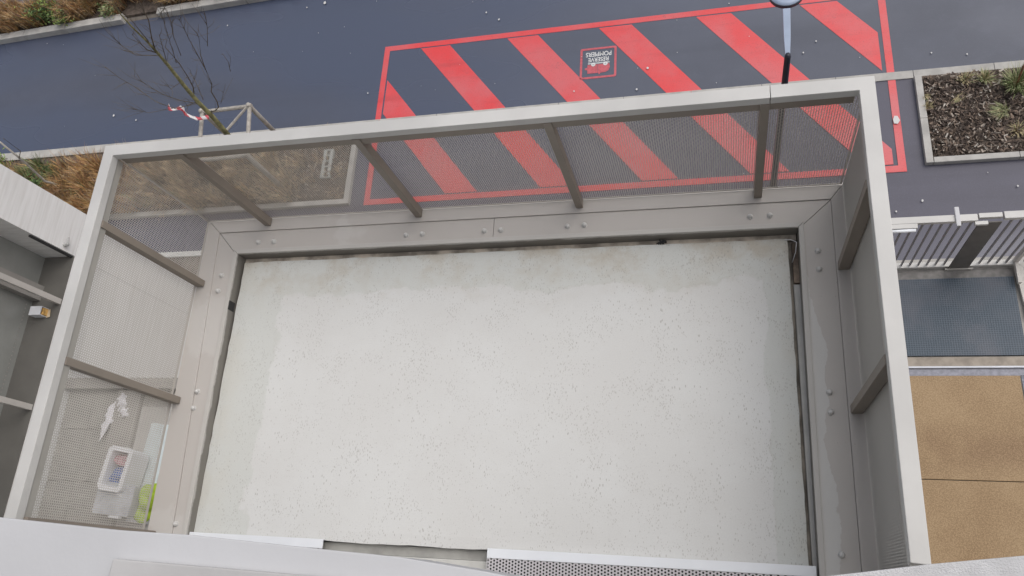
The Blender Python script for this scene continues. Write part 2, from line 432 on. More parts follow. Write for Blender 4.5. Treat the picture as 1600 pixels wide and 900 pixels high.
def text(s, u, v, size, sx):
    cu = bpy.data.curves.new('lettering', 'FONT'); cu.body = s; cu.size = size; cu.align_x = 'CENTER'; cu.align_y = 'CENTER'; cu.offset = .0016
    ob = bpy.data.objects.new('lettering', cu); COL.objects.link(ob)
    dg = bpy.context.evaluated_depsgraph_get()
    me = bpy.data.meshes.new_from_object(ob.evaluated_get(dg)); bpy.data.objects.remove(ob)
    me.materials.clear(); me.materials.append(M_WHITEPAINT)
    t = bpy.data.objects.new('lettering', me); COL.objects.link(t); t.parent = pic
    p = E(u, v); t.location = (p[0]-EX, p[1]-EY, EZ-G); t.rotation_euler = (0, 0, math.pi); t.scale = (sx, 1, 1)
text('RESERVE', -.005, -.065, .108, .80); text('POMPIERS', -.005, -.165, .115, .80)

# ------------------------------------------------------------------ the building with the balcony
bld = thing('apartment_building', (0, -.15, G), 'pale apartment facade that carries the concrete balcony', 'building')
M_FAC = simple('facade_render', (.55,.54,.52), .8, .06, 2, bump=.2)
MB().box(-5.70, 8, -.45, -.12, G, 3.3).build('wall', M_FAC, bld)
MB().box(-5.70, 8, -1.75, -1.5, 3.3, 6.5).box(-5.70,8,-1.5,-.45,3.1,3.25).build('upper_wall', simple('dark_facade', (.16,.155,.15), .7, .1, 2), bld)  # unseen behind the camera, kept tall and dark to hold back light
def door(xa, xb):
    f = MB()
    for a, b in ((xa, xa+.06), (xb-.06, xb), ((xa+xb)/2-.03, (xa+xb)/2+.03)): f.box(a, b, -.117, -.07, .06, 2.2)
    f.box(xa+.062, xb-.062, -.117, -.072, 2.14, 2.2).box(xa+.062, xb-.062, -.117, -.072, .06, .13)
    fo = f.build('door', M_WHITE, bld)
    MB().box(xa+.06, xb-.06, -.113, -.10, .12, 2.15).build('pane', simple('door_glass', (.05,.06,.065), .08, .05), fo)
door(-1.66, -.9); door(.14, 1.64)
cap = thing('parapet', (1.2, -.3, 3.3), 'pale smooth parapet cap filling the foreground at the bottom edge', 'parapet')
zc = 3.4
left = [(-3.0,.11),(-.6,.033),(.445,-.003),(.613,-.010),(.715,-.011),(.878,-.018),(.962,-.021),(1.058,-.030),(1.20,-.046)]
right = [(1.33,-.024),(1.408,-.011),(1.465,-.001),(1.54,.010),(1.9,.05),(4.0,.09)]
MB().prism(left+[(1.20,-.44),(-3.0,-.44)], zc-.10, zc).build('cap', M_RENDER, cap, bevel=.0015)
MB().prism(right+[(4.0,-.44),(1.204,-.44),(1.204,-.046)], zc-.10, zc+.001).build('cap', simple('rough_render', (.56,.555,.56), .8, .06, 60, bump=.5), cap, bevel=.0015)
MB().prism([(.628,-.041),(1.196,-.050),(1.196,-.43),(.60,-.43)], zc+.0005, zc+.012).build('plinth', M_RENDER_D, cap, bevel=.002)

# ------------------------------------------------------------------ the balcony
bal = thing('balcony', (0, 0, 0), 'concrete balcony with taupe perforated railing and bolted flashing right below the viewer', 'balcony')
SX0, SX1, SY0, SY1 = -1.7197, 1.671, .098, 1.8093
def slab():
    # top face as a gently uneven grid, closed box below
    b = MB(); nx, ny = 60, 30; R = random.Random(2); vs = []; fs = []
    for j in range(ny+1):
        for i in range(nx+1):
            x = SX0+(SX1-SX0)*i/nx; y = SY0+(SY1-SY0)*j/ny
            ed = i in (0, nx) or j in (0, ny)
            vs.append((x+(R.uniform(-.003,.003) if i in (0,nx) else 0), y+(R.uniform(-.003,.004) if j in (0,ny) else 0), -.003 if ed else R.uniform(-.0008,.0008)))
    for j in range(ny):
        for i in range(nx): a = j*(nx+1)+i; fs.append((a, a+1, a+nx+2, a+nx+1))
    n = len(vs); loop = [i for i in range(nx+1)]+[(j+1)*(nx+1)-1 for j in range(1, ny+1)]+[ny*(nx+1)+i for i in range(nx-1, -1, -1)]+[j*(nx+1) for j in range(ny-1, 0, -1)]
    low = [(vs[i][0], vs[i][1], -.20) for i in loop]
    b.add(vs+low, fs+[(loop[(q+1)%len(loop)], loop[q], n+q, n+(q+1)%len(loop)) for q in range(len(loop))])
    return b.build('floor_slab', M_SLAB, bal)
slab()
ZB = .06; LI, LO, LF = 1.735, 1.9, 1.848
# tray below the slab, silted gutter and fascia
MB().box(-2.0, 2.0, -.115, 2.09, -.30, -.21).build('soffit', M_TAUPE_D, bal)
MB().box(-1.735, 1.72, 1.812, 1.8455, -.20, -.03).build('gutter', M_DIRT, bal)
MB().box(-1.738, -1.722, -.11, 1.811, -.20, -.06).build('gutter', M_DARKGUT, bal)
MB().box(1.674, 1.744, -.11, 1.811, -.20, -.055).build('gutter', M_GUTTER, bal)
MB().box(1.690, 1.728, -.10, 1.55, -.054, -.030).build('gutter_channel', simple('wet_channel', (.36,.355,.34), .4, .15, 5), bal, bevel=.004)
MB().box(1.694, 1.726, 1.56, 1.80, -.054, -.034).build('gutter_channel', simple('rusty_silt', (.20,.155,.12), .8, .5, 8), bal, bevel=.004)
MB().box(-1.72, 1.671, .043, .0955, -.20, -.045).build('drain_channel', simple('damp_channel', (.33,.325,.305), .6, .2, 6), bal)
MB().box(-1.72, 1.671, -.115, .041, -.20, -.004).build('door_plinth', simple('plinth_concrete', (.52,.515,.485), .7, .1, 5, bump=.2), bal, bevel=.003)
# flashing plates with mitred corners
g = .0015
fl = MB().prism([(-LI-.02,LF),(-.004-g,LF),(-.004-g,2.003),(-LO-.003,2.003)], ZB-.012, ZB).build('flashing', M_FLASH, bal)
MB().prism([(-.004+g,LF),(LI,LF),(LO,2.003),(-.004+g,2.003)], ZB-.012, ZB).build('flashing', M_FLASH, bal)
fll = MB().prism([(-LI-.02-2*g,LF-g),(-LO-.003-2*g,2.003-g),(-1.80,-.11),(-1.722,-.11)], ZB-.012, ZB).build('flashing', M_FLASH, bal)
flr = MB().prism([(LI+g,LF-2*g),(LO+g,2.003-2*g),(1.892,-.11),(1.722,-.11)], ZB-.012, ZB).build('flashing', M_FLASH_R, bal)
# raised inner lip
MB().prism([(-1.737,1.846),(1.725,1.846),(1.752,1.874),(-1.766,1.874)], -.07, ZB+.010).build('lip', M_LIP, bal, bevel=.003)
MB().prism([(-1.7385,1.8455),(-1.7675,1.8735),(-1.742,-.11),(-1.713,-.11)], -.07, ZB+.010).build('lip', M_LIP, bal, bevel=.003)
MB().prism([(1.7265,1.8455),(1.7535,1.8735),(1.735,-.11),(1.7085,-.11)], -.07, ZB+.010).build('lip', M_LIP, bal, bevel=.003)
# outer base strip that carries the panels
MB().prism([(-1.9045,2.0045),(1.9015,2.0045),(1.9755,2.099),(-2.003,2.099)], ZB-.2, ZB+.008).build('base_strip', M_FLASH, bal, bevel=.0015)
MB().prism([(-1.9060,2.003),(-2.0045,2.0975),(-1.975,-.11),(-1.8015,-.11)], ZB-.2, ZB+.008).build('base_strip', M_FLASH, bal, bevel=.0015)
MB().prism([(1.9030,2.003),(1.977,2.0975),(1.977,-.11),(1.8940,-.11)], ZB-.2, ZB+.008).build('base_strip', M_FLASH, bal, bevel=.0015)
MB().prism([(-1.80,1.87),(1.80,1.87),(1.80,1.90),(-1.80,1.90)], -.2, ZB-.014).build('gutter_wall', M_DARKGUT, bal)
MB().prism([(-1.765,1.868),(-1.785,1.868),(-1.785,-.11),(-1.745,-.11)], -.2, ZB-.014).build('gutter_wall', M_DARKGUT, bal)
MB().prism([(1.76,1.868),(1.78,1.868),(1.78,-.11),(1.745,-.11)], -.2, ZB-.014).build('gutter_wall', M_GUTTER, bal)
# bolts
def dome():
    b = MB(); prof = [(.0165,0),(.0165,.004),(.014,.005),(.0135,.012),(.011,.018),(.006,.021)]
    n = 14; vs = [(r*math.cos(2*math.pi*k/n), r*math.sin(2*math.pi*k/n), z) for r, z in prof for k in range(n)]+[(0,0,.022)]
    fs = [(i*n+k, i*n+(k+1)%n, (i+1)*n+(k+1)%n, (i+1)*n+k) for i in range(len(prof)-1) for k in range(n)]
    fs += [((len(prof)-1)*n+k, (len(prof)-1)*n+(k+1)%n, len(prof)*n) for k in range(n)]
    return b.add(vs, fs)
dm = dome().build('bolt', M_BOLT, bal, smooth=True)
BO = [(-1.601,1.922),(-1.488,1.921),(-.566,1.918),(-.46,1.921),(-.06,1.921),(.044,1.92),(.45,1.923),(.549,1.926),(1.478,1.924),(1.583,1.926),
      (-1.826,1.697),(-1.831,1.59),(-1.833,.929),(-1.837,.825),(-1.80,.145),(1.816,1.704),(1.815,1.597),(1.817,.934),(1.816,.834),(1.813,.161)]
for i, (x, y) in enumerate(BO):
    b = dm if i == 0 else dm.copy()
    if i: COL.objects.link(b); b.parent = bal
    b.location = (x, y, ZB)
# posts
PT = 1.0
for x in (-1.5438, -.4905, .5193, 1.5238): MB().box(x-.021, x+.021, 2.031, 2.084, ZB+.014, PT).build('post', M_POST, bal, bevel=.003)
for y in (1.640, .870): MB().box(-1.990, -1.935, y-.021, y+.021, ZB+.014, PT).build('post', M_POST, bal, bevel=.003)
for y in (1.605, .845): MB().box(1.906, 1.962, y-.021, y+.021, ZB+.015, PT).build('post', M_POST, bal, bevel=.003)
# perforated panels (thin sheets)
PZ0, PZ1 = ZB+.012, 1.0
pf = perforated('perforated_front', (.62,.575,.52), 'xz', .0119, .0128, .0052, vlim=(PZ0+.012, .95), ulim=(-1.985, 1.955))
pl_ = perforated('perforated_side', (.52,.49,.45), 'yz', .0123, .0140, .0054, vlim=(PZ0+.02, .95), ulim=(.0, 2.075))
pr_ = perforated('perforated_side', (.60,.575,.535), 'yz', .0123, .0140, .0042, vlim=(PZ0+.05, .95), ulim=(.07, 2.07))
MB().box(-1.9945, 1.9640, 2.0870, 2.0878, PZ0, PZ1).build('perforated_panel', pf, bal)
MB().box(-1.9968, -1.9960, .085, 2.0868, PZ0, PZ1).build('perforated_panel', pl_, bal)
pp = MB().box(1.9665, 1.9715, -.05, 2.0868, PZ0, PZ1)
for i in range(5):                            # the bore of the holes, as inner layers
    q = 1.9672+i*.0009; pp.add([(q,-.049,PZ0+.001),(q,2.0858,PZ0+.001),(q,2.0858,PZ1-.001),(q,-.049,PZ1-.001)], [(0,1,2,3)])
pp.build('perforated_panel', pr_, bal)
# frame angles under the rail and at the rear end, shade put into their tones
MB().box(-1.93, 1.90, 2.040, 2.086, .945, 1.0).build('panel_frame', M_POST, bal)
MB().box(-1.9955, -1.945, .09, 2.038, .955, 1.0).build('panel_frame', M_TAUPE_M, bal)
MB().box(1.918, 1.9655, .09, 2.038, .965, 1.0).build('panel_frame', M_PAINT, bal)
MB().box(-1.9945, -1.915, .08, .10, .075, 1.0).build('panel_frame', M_POST, bal)
# the top rail
RX0, RX1, RY1, RT, RW = -2.005, 1.9776, 2.1008, 1.05, .0663
sx = 1.545
MB().prism([(RX0,-.11),(RX0,RY1),(sx-.0012,RY1),(sx-.0012,RY1-RW),(RX0+RW,RY1-RW),(RX0+RW,-.11)], 1.002, RT).build('top_rail', M_RAILTOP, bal, bevel=.003)
MB().prism([(sx+.0012,RY1),(RX1,RY1),(RX1,.095),(RX1-RW,.1),(RX1-RW,RY1-RW),(sx+.0012,RY1-RW)], 1.002, RT).build('top_rail', M_RAILTOP, bal, bevel=.003)
MB().box(1.906, 1.9655, .06, .085, .075, 1.0).build('panel_frame', M_PAINT, bal, bevel=.002)
MB().box(-1.745, -1.7318, 1.465, 1.525, .0, .062).build('drain_slot', M_DARK, bal)
# door threshold grates
def grate(name, xa, xb, label):
    t = thing(name, ((xa+xb)/2, .03, 0), label, 'drain grate', 'threshold grates by the facade')
    MB().prism([(xa,.106),(xb,.106),(xb,.058),(xa,.058)], .026, .036).box(xa,xb,.102,.106,.004,.0255).build('front_edge', M_WHITE, t, bevel=.002)
    MB().box(xa, xb, -.065, .0575, .030, .0325).build('perforated_plate', M_GRATE, t)
    MB().box(xa+.002, xb-.002, -.065, .056, -.003, .010).build('tray', M_DARK, t)
grate('threshold_grate', -1.72, -.862, 'short white edged perforated grate, mostly hidden behind the parapet')
grate('threshold_grate', .085, 1.700, 'long white edged perforated grate along the foot of the facade')

# ------------------------------------------------------------------ white wing on the left with its loggia
WX = -5.72
wing = thing('white_building', (-8, 1.6, G), 'white board marked building wing standing left of the balcony', 'building')
MB().box(WX-.24, WX, -.1, 3.075, G, -2.5).box(WX-.5, WX, 3.078, 3.60, G, .9).build('wall', M_WWALL, wing)
MB().box(-14, WX-.503, 3.2, 3.595, G, .9).build('wall', M_WWALL, wing)
MB().box(WX-.45, WX, -.1, 3.075, .1, .9).build('lintel', M_WWALL, wing)
MB().box(-14, WX-.01, -.3, 3.59, .902, 1.0).build('roof', M_KERB, wing)
MB().box(WX-.45, WX-.002, -.1, 3.073, -2.52, -2.495).build('ledge', M_DARKFLOOR, wing)
MB().box(WX-.415, WX-.40, -.1, 3.07, -2.494, .098).build('window_panel', simple('grey_panel', (.27,.272,.255), .25, .14, 1.3), wing)
for i in range(46):
    yy = .45+i*.045; MB().box(WX-.3995, WX-.3985, yy, yy+.018, -2.43, -2.415).build('vent_slot', M_TAUPE_D, wing)
mu = MB()
for yy in (2.53, 1.35, .18): MB().box(WX-.06, WX-.012, yy-.03, yy+.03, -2.494, .098).build('mullion', M_PAINT, wing)
MB().box(WX-.40, WX-.30, 2.55, 2.72, -2.494, .09).build('column', M_TAUPE_D, wing)
MB().box(WX-.05, WX-.02, 3.055, 3.073, -2.49, -1.9).build('shadow_gap', M_DARK, wing)
fx = MB().tube([(WX+.0,3.14,-2.32),(WX+.05,3.14,-2.32)], [.022,.022], 10).tube([(WX+.05,3.14,-2.32),(WX+.055,3.22,-2.30)], [.012,.010], 8)
fx.build('wall_fixing', simple('dull_steel', (.38,.38,.37), .4), wing, bevel=0, smooth=False)
pk = ray_z(62, 488, -2.46)
cb = thing('carton', (pk.x, pk.y, -2.494), 'open white carton with an orange inside lying on the dark loggia ledge', 'box')
def obox(mb, c, hx, hy, z0, z1, a, mi=0):
    ca, sa = math.cos(a), math.sin(a)
    P = [(c[0]+ca*u-sa*v, c[1]+sa*u+ca*v) for u, v in ((-hx,-hy),(hx,-hy),(hx,hy),(-hx,hy))]
    return mb.prism(P, z0, z1, mi)
m_ = MB(); obox(m_, (pk.x, pk.y), .075, .05, -2.492, -2.484, .0); obox(m_, (pk.x, pk.y), .075, .05, -2.404, -2.396, .0)
obox(m_, (pk.x, pk.y-.046), .075, .004, -2.4838, -2.4042, .0); obox(m_, (pk.x, pk.y+.046), .075, .004, -2.4838, -2.4042, .0); obox(m_, (pk.x-.071, pk.y), .004, .0418, -2.4838, -2.4042, .0)
m_.build('shell', simple('white_card', (.66,.67,.70), .6, .04), cb)
m_ = MB(); obox(m_, (pk.x+.045, pk.y), .045, .038, -2.482, -2.425, 0); m_.build('contents', simple('orange_card', (.55,.33,.11), .7, .35, 25), cb)
m_ = MB(); obox(m_, (pk.x+.10, pk.y-.01), .025, .045, -2.482, -2.478, .2); m_.build('flap', simple('buff_card', (.50,.40,.27), .7), cb)

# ------------------------------------------------------------------ terrace one storey down on the left
TZ = -2.9
lt = thing('terrace', (-4.2, .8, TZ), 'tiled lower terrace with taupe edge between white wing and balcony', 'terrace')
MB().box(-5.715, -2.3, -.1, 1.75, TZ-.3, TZ-.012).build('floor_slab', M_TAUPE_D, lt)
for a, b in ((-.1, .645), (.655, 1.195), (1.205, 1.60)):
    MB().box(-5.70, -5.365, a, b, TZ-.011, TZ).box(-5.355, -5.03, a, b, TZ-.011, TZ).build('paving_tile', M_TILE, lt, bevel=.003)
MB().box(-5.02, -4.72, -.1, 1.62, TZ-.011, TZ+.05).build('beam', M_TAUPE_D, lt, bevel=.004)
MB().box(-4.71, -2.31, -.1, 1.45, TZ-.011, TZ+.006).build('floor', simple('light_floor', (.40,.385,.365), .6, .08, 3), lt)
MB().box(-5.712, -2.31, 1.63, 1.748, TZ-.25, TZ+.09).build('front_upstand', M_TAUPE_D, lt, bevel=.004)

# household things standing there
def blob(name, c, rx, ry, h, mat, label, cat, seed, rough=.25, group=None):
    bm = bmesh.new(); bmesh.ops.create_icosphere(bm, subdivisions=4, radius=1)
    R = random.Random(seed); ph = [(R.uniform(2,5), R.uniform(2,5), R.uniform(2,5), R.uniform(0,6)) for _ in range(5)]
    for v in bm.verts:
        p = v.co.copy(); k = 1+rough*sum(math.sin(a*p.x+b*p.y+d*p.z+e) for a,b,d,e in ph)/3
        v.co = Vector((p.x*rx*k, p.y*ry*k, max(p.z, -.55)*h*k/1.5+h*.37))
    me = bpy.data.meshes.new(name); bm.to_mesh(me); bm.free(); me.materials.append(mat)
    me.polygons.foreach_set('use_smooth', [True]*len(me.polygons))
    o = bpy.data.objects.new(name, me); COL.objects.link(o); o.location = c
    return tag(o, label, cat, group)
def zp(px, py, z): p = ray_z(px, py, z); return (p.x, p.y)
c = zp(184, 733, TZ+.3)
bk = thing('laundry_basket', (c[0], c[1], TZ), 'white rounded laundry basket holding blue and pink clothes on the lower terrace', 'basket')
def ring(c, hw, hh, r, a, n=6):
    P = []
    for cx, cy, a0 in ((hw-r,hh-r,0),(-hw+r,hh-r,90),(-hw+r,-hh+r,180),(hw-r,-hh+r,270)):
        for i in range(n+1):
            t = math.radians(a0+90*i/n); u, v = cx+r*math.cos(t), cy+r*math.sin(t)
            P.append((c[0]+math.cos(a)*u-math.sin(a)*v, c[1]+math.sin(a)*u+math.cos(a)*v))
    return P
def tub(mb, c, hw, hh, r, a, z0, z1, t, flare=1.0):
    o0 = ring(c, hw/flare, hh/flare, r, a); o1 = ring(c, hw, hh, r, a); i1 = ring(c, hw-t, hh-t, max(r-t,.01), a); i0 = ring(c, hw/flare-t, hh/flare-t, max(r-t,.01), a)
    n = len(o0); vs = [(x,y,z0) for x,y in o0]+[(x,y,z1) for x,y in o1]+[(x,y,z1) for x,y in i1]+[(x,y,z0+.02) for x,y in i0]
    fs = [tuple(range(n))[::-1], tuple(range(3*n,4*n))]
    for q in range(3): fs += [(q*n+i, q*n+(i+1)%n, (q+1)*n+(i+1)%n, (q+1)*n+i) for i in range(n)]
    return mb.add(vs, fs)
M_WPL = simple('white_plastic', (.68,.68,.70), .4, .04)
tub(MB(), c, .15, .22, .06, -.12, TZ+.07, TZ+.34, .05, 1.1).build('tub', M_WPL, bk, smooth=False)
cl = blob('clothes', (0,0,0), .10, .09, .15, simple('blue_cloth', (.10,.15,.33), .9, .4, 18), None, None, 3); cl.parent = bk; cl.location = (-.01,-.06,.15)
cl = blob('clothes', (0,0,0), .10, .07, .15, simple('pink_cloth', (.36,.20,.22), .9, .5, 25), None, None, 4); cl.parent = bk; cl.location = (.01,.09,.15)
c = zp(186, 781, TZ+.2)
sb = thing('storage_box', (c[0], c[1], TZ), 'grey translucent storage box with lid in front of the laundry basket', 'box')
m_ = MB(); tub(m_, c, .21, .15, .03, -.05, TZ+.055, TZ+.26, .012, 1.08); m_.build('box', simple('frosted_plastic', (.37,.38,.41), .35, .12, 12), sb)
m_ = MB(); m_.prism(ring(c, .215, .155, .03, -.05), TZ+.262, TZ+.28); m_.build('lid', simple('lid_plastic', (.42,.43,.46), .3, .18, 9), sb, bevel=.004)
m_ = MB(); obox(m_, (c[0]+.06, c[1]-.172), .06, .012, TZ+.255, TZ+.295, -.05); m_.build('clip', M_WPL, sb)
m_ = MB(); obox(m_, (c[0]+.05, c[1]+.05), .045, .012, TZ+.281, TZ+.287, -.4); m_.build('clip', M_WPL, sb)
c = zp(224, 786, TZ+.12)
blob('bag', (c[0], c[1], TZ+.0), .10, .18, .17, simple('lime_fabric', (.30,.42,.02), .6, .25, 14), 'lime green bag slumped beside the grey storage box', 'bag', 8, .75)
c = zp(212, 808, TZ+.1)
m_ = MB(); obox(m_, c, .10, .055, TZ+.008, TZ+.11, -.05); tag(m_.build('tray', M_WPL, None, bevel=.006), 'small white tray below the lime green bag', 'tray')
c = zp(182, 634, TZ+.1)
def cloth(name, c, mat, label, cat):
    b = MB(); nx, ny = 26, 14; vs = []; fs = []
    for j in range(ny+1):
        for i in range(nx+1):
            u, v = i/nx-.5, j/ny-.5
            vs.append((c[0]+u*.28, c[1]+v*(.24-.2*u)-.55*u*u+.12*u+.02*math.sin(17*u), TZ+.05+.025*math.sin(9*u+3*v)+.018*math.sin(23*u-14*v)+.012*math.sin(37*v+11*u)))
    for j in range(ny):
        for i in range(nx): a = j*(nx+1)+i; fs.append((a,a+1,a+nx+2,a+nx+1))
    o = b.add(vs, fs).build(name, mat, None, smooth=True)
    md = o.modifiers.new('thickness', 'SOLIDIFY'); md.thickness = .012
    return tag(o, label, cat)
cloth('cloth', c, simple('white_cloth', (.66,.65,.68), .9, .08, 15), 'crumpled white cloth dropped at the front edge of the lower terrace', 'cloth')
c = zp(240, 712, TZ+.03)
m_ = MB(); obox(m_, c, .13, .33, TZ+.008, TZ+.04, -.08); tag(m_.build('board', simple('pale_board', (.56,.62,.63), .4, .05), None, bevel=.004), 'pale bluish flat board lying right of the laundry basket', 'board')

# ------------------------------------------------------------------ terrace one storey down on the right
rt = thing('terrace', (3.4, 1.3, TZ), 'lower terrace with sand coloured slabs and blue mesh mat on the right', 'terrace')
MB().box(2.35, 5.2, -.1, 2.83, TZ-.3, TZ-.014).build('floor_slab', M_KERB, rt)
MB().box(2.40, 3.655, .915, 1.765, TZ-.013, TZ+.02).build('paving_slab', M_TAN, rt, bevel=.004)
MB().box(2.40, 3.655, -.09, .909, TZ-.013, TZ+.02).build('paving_slab', M_TAN, rt, bevel=.004)
MB().box(3.67, 3.80, -.09, 1.765, TZ-.013, TZ-.002).build('side_channel', simple('blue_grey_gravel', (.21,.22,.26), .8, .4, 40), rt)
MB().box(2.40, 3.79, 1.770, 1.83, TZ-.013, TZ+.0).build('gutter', simple('gutter_steel', (.22,.225,.27), .45, .2, 30), rt)
MB().box(2.40, 3.80, 1.832, 1.847, TZ-.013, TZ+.022).build('gutter_edge', simple('bright_steel', (.55,.57,.62), .35, .1, 8), rt, bevel=.002)
MB().box(2.40, 3.79, 1.85, 1.93, TZ-.013, TZ+.005).build('threshold', simple('threshold_stone', (.30,.26,.215), .7, .2, 12), rt)
n = N('blue_mesh_mat'); x_, y_, z_ = n.sep()
fu = n.math('ABSOLUTE', n.math('SUBTRACT', n.math('FRACT', n.math('DIVIDE', x_, .019)), .5)); fv = n.math('ABSOLUTE', n.math('SUBTRACT', n.math('FRACT', n.math('DIVIDE', y_, .019)), .5))
wv = n.math('MAXIMUM', fu, fv); cc = n.mix(n.ss(wv, .30, .42), (.026,.042,.060), (.072,.10,.132))
cc = n.mix(n.math('MULTIPLY', n.ss(n.noise(2.2, 5), .4, .68), .5), cc, (.13,.13,.15)); n.bump(wv, .5, .004)
M_MAT = n.set(cc, .55)
MB().box(2.40, 3.735, 1.94, 2.635, TZ-.013, TZ+.012).build('mesh_mat', M_MAT, rt, bevel=.003)
MB().box(2.40, 3.80, 2.64, 2.72, TZ-.013, TZ-.004).build('edge_strip', simple('grey_edge_strip', (.22,.21,.20), .7, .2, 20), rt)  # edge strip in an even dark grey
MB().prism([(3.745,2.72),(3.80,2.72),(4.2,1.8),(3.81,1.85)], TZ-.013, TZ+.03).build('side_kerb', M_PAINT, rt, bevel=.004)
# its railing
rr = thing('railing', (3.4, 2.76, TZ), 'grey bar railing with pale handrail in front of the blue mesh mat', 'railing')
RYc = 2.755
M_BAR = simple('bar_paint', (.26,.25,.25), .5, .08)
nb = 0
for i in range(-3, 21):
    x = 2.655+i*.0685
    if 3.215 < x < 3.425: continue
    MB().box(x-.005, x+.005, RYc-.009, RYc+.009, TZ+.05, TZ+.962).build('bar', M_BAR, rr)
MB().box(2.40, 3.79, RYc-.024, RYc+.024, TZ-.0, TZ+.046).build('bottom_rail', M_RAILTOP, rr, bevel=.003)
MB().box(2.40, 3.222, RYc-.03, RYc+.026, TZ+.964, TZ+1.0).build('handrail', M_RAILTOP, rr, bevel=.003)
MB().box(3.232, 3.392, RYc-.008, RYc+.030, TZ+.964, TZ+1.0).build('handrail', M_RAILTOP, rr, bevel=.003)
MB().box(3.402, 3.95, RYc-.024, RYc+.034, TZ+.964, TZ+1.004).build('handrail', M_RAILTOP, rr, bevel=.003)
MB().box(3.235, 3.395, RYc-.035, RYc-.026, TZ+.0, TZ+.962).build('plate_post', simple('dark_plate', (.13,.12,.11), .5, .1), rr, bevel=.002)
MB().box(3.20, 3.29, RYc-.06, RYc-.031, TZ+.964, TZ+.99).build('bracket', M_RAILTOP, rr, bevel=.002)
MB().box(3.065, 3.098, RYc-.075, RYc+.085, TZ+1.002, TZ+1.018).build('cross_bracket', M_RENDER, rr, bevel=.006)
MB().box(2.42, 2.80, RYc-.07, RYc-.031, TZ+.968, TZ+1.0).build('clamp', M_RAILTOP, rr, bevel=.003)
MB().tube([(2.52,RYc-.088,TZ+.985),(2.785,RYc-.083,TZ+.985)], [.013,.013], 10).tube([(2.48,RYc-.13,TZ+.985),(2.60,RYc-.10,TZ+.985)], [.010,.010], 8).build('white_rod', M_WHITE, rr, smooth=True)
MB().box(3.735, 3.765, 2.55, 2.745, TZ+.05, TZ+.09).box(3.735,3.765,RYc-.02,RYc+.02,TZ+.047,TZ+.96).build('end_post', M_PAINT, rr, bevel=.002)
MB().box(3.21, 3.43, RYc-.045, RYc-.036, TZ+.0, TZ+.03).build('post_foot', M_PAINT, rr, bevel=.002)

# ------------------------------------------------------------------ street lamp
lp = thing('street_lamp', (2.06, 5.15, G), 'dark slim street lamp with blue grey arm and round head above red stripes', 'street lamp')
M_POLE = simple('dark_pole', (.022,.022,.035), .4, .2)
M_LAMP = simple('lamp_blue_grey', (.27,.33,.44), .28, .06, 4)  # blue of the reflected sky is put into the base colour
MB().tube([(2.06,5.15,G),(2.06,5.15,-4.0),(2.04,5.02,-2.80),(2.04,5.02,-2.76)], [.045,.04,.031,.024], 14).build('pole', M_POLE, lp, smooth=True)
MB().tube([(2.06,5.15,G),(2.06,5.15,G+.02)], [.12,.12], 16).build('base_plate', M_POLE, lp)
hA = ray_z(1231, 104, -3.05); hB = ray_z(1229, 14, -3.0)
def arm():
    b = MB(); A, B = Vector(hA), Vector(hB); d = (B-A).normalized(); s = Vector((d.y,-d.x,0)).normalized()
    vs = []
    for P, w_ in ((A,.018),(A.lerp(B,.5),.034),(B,.038)):
        for sgn, dz in ((-1,.012),(1,.012),(1,-.012),(-1,-.012)): vs.append(tuple(P+s*sgn*w_+Vector((0,0,dz))))
    fs = [(0,1,2,3),(11,10,9,8)]
    for q in range(2): fs += [(q*4+k, q*4+4+k, q*4+4+(k+1)%4, q*4+(k+1)%4) for k in range(4)]
    return b.add(vs, fs)
arm().build('arm', M_LAMP, lp, bevel=.003)
hc = ray_z(1229, -12, -3.0)
def head():
    b = MB(); n = 40; prof = [(.0,.034),(.05,.034),(.055,.028),(.14,.026),(.172,.022),(.182,.010)]
    vs = [(hc.x,hc.y,-3.0+prof[0][1])]+[(hc.x+r*math.cos(2*math.pi*k/n), hc.y+r*math.sin(2*math.pi*k/n), -3.0+z) for r, z in prof[1:] for k in range(n)]
    fs = [(0,1+k,1+(k+1)%n) for k in range(n)]
    for q in range(len(prof)-2): fs += [(1+q*n+k, 1+(q+1)*n+k, 1+(q+1)*n+(k+1)%n, 1+q*n+(k+1)%n) for k in range(n)]
    return b.add(vs, fs)
head().build('lamp_head', M_LAMP, lp, smooth=True)
MB().tube([(hc.x,hc.y,-3.04),(hc.x,hc.y,-2.995),(hc.x,hc.y,-2.988)], [.18,.192,.187], 40).build('rim', M_POLE, lp)

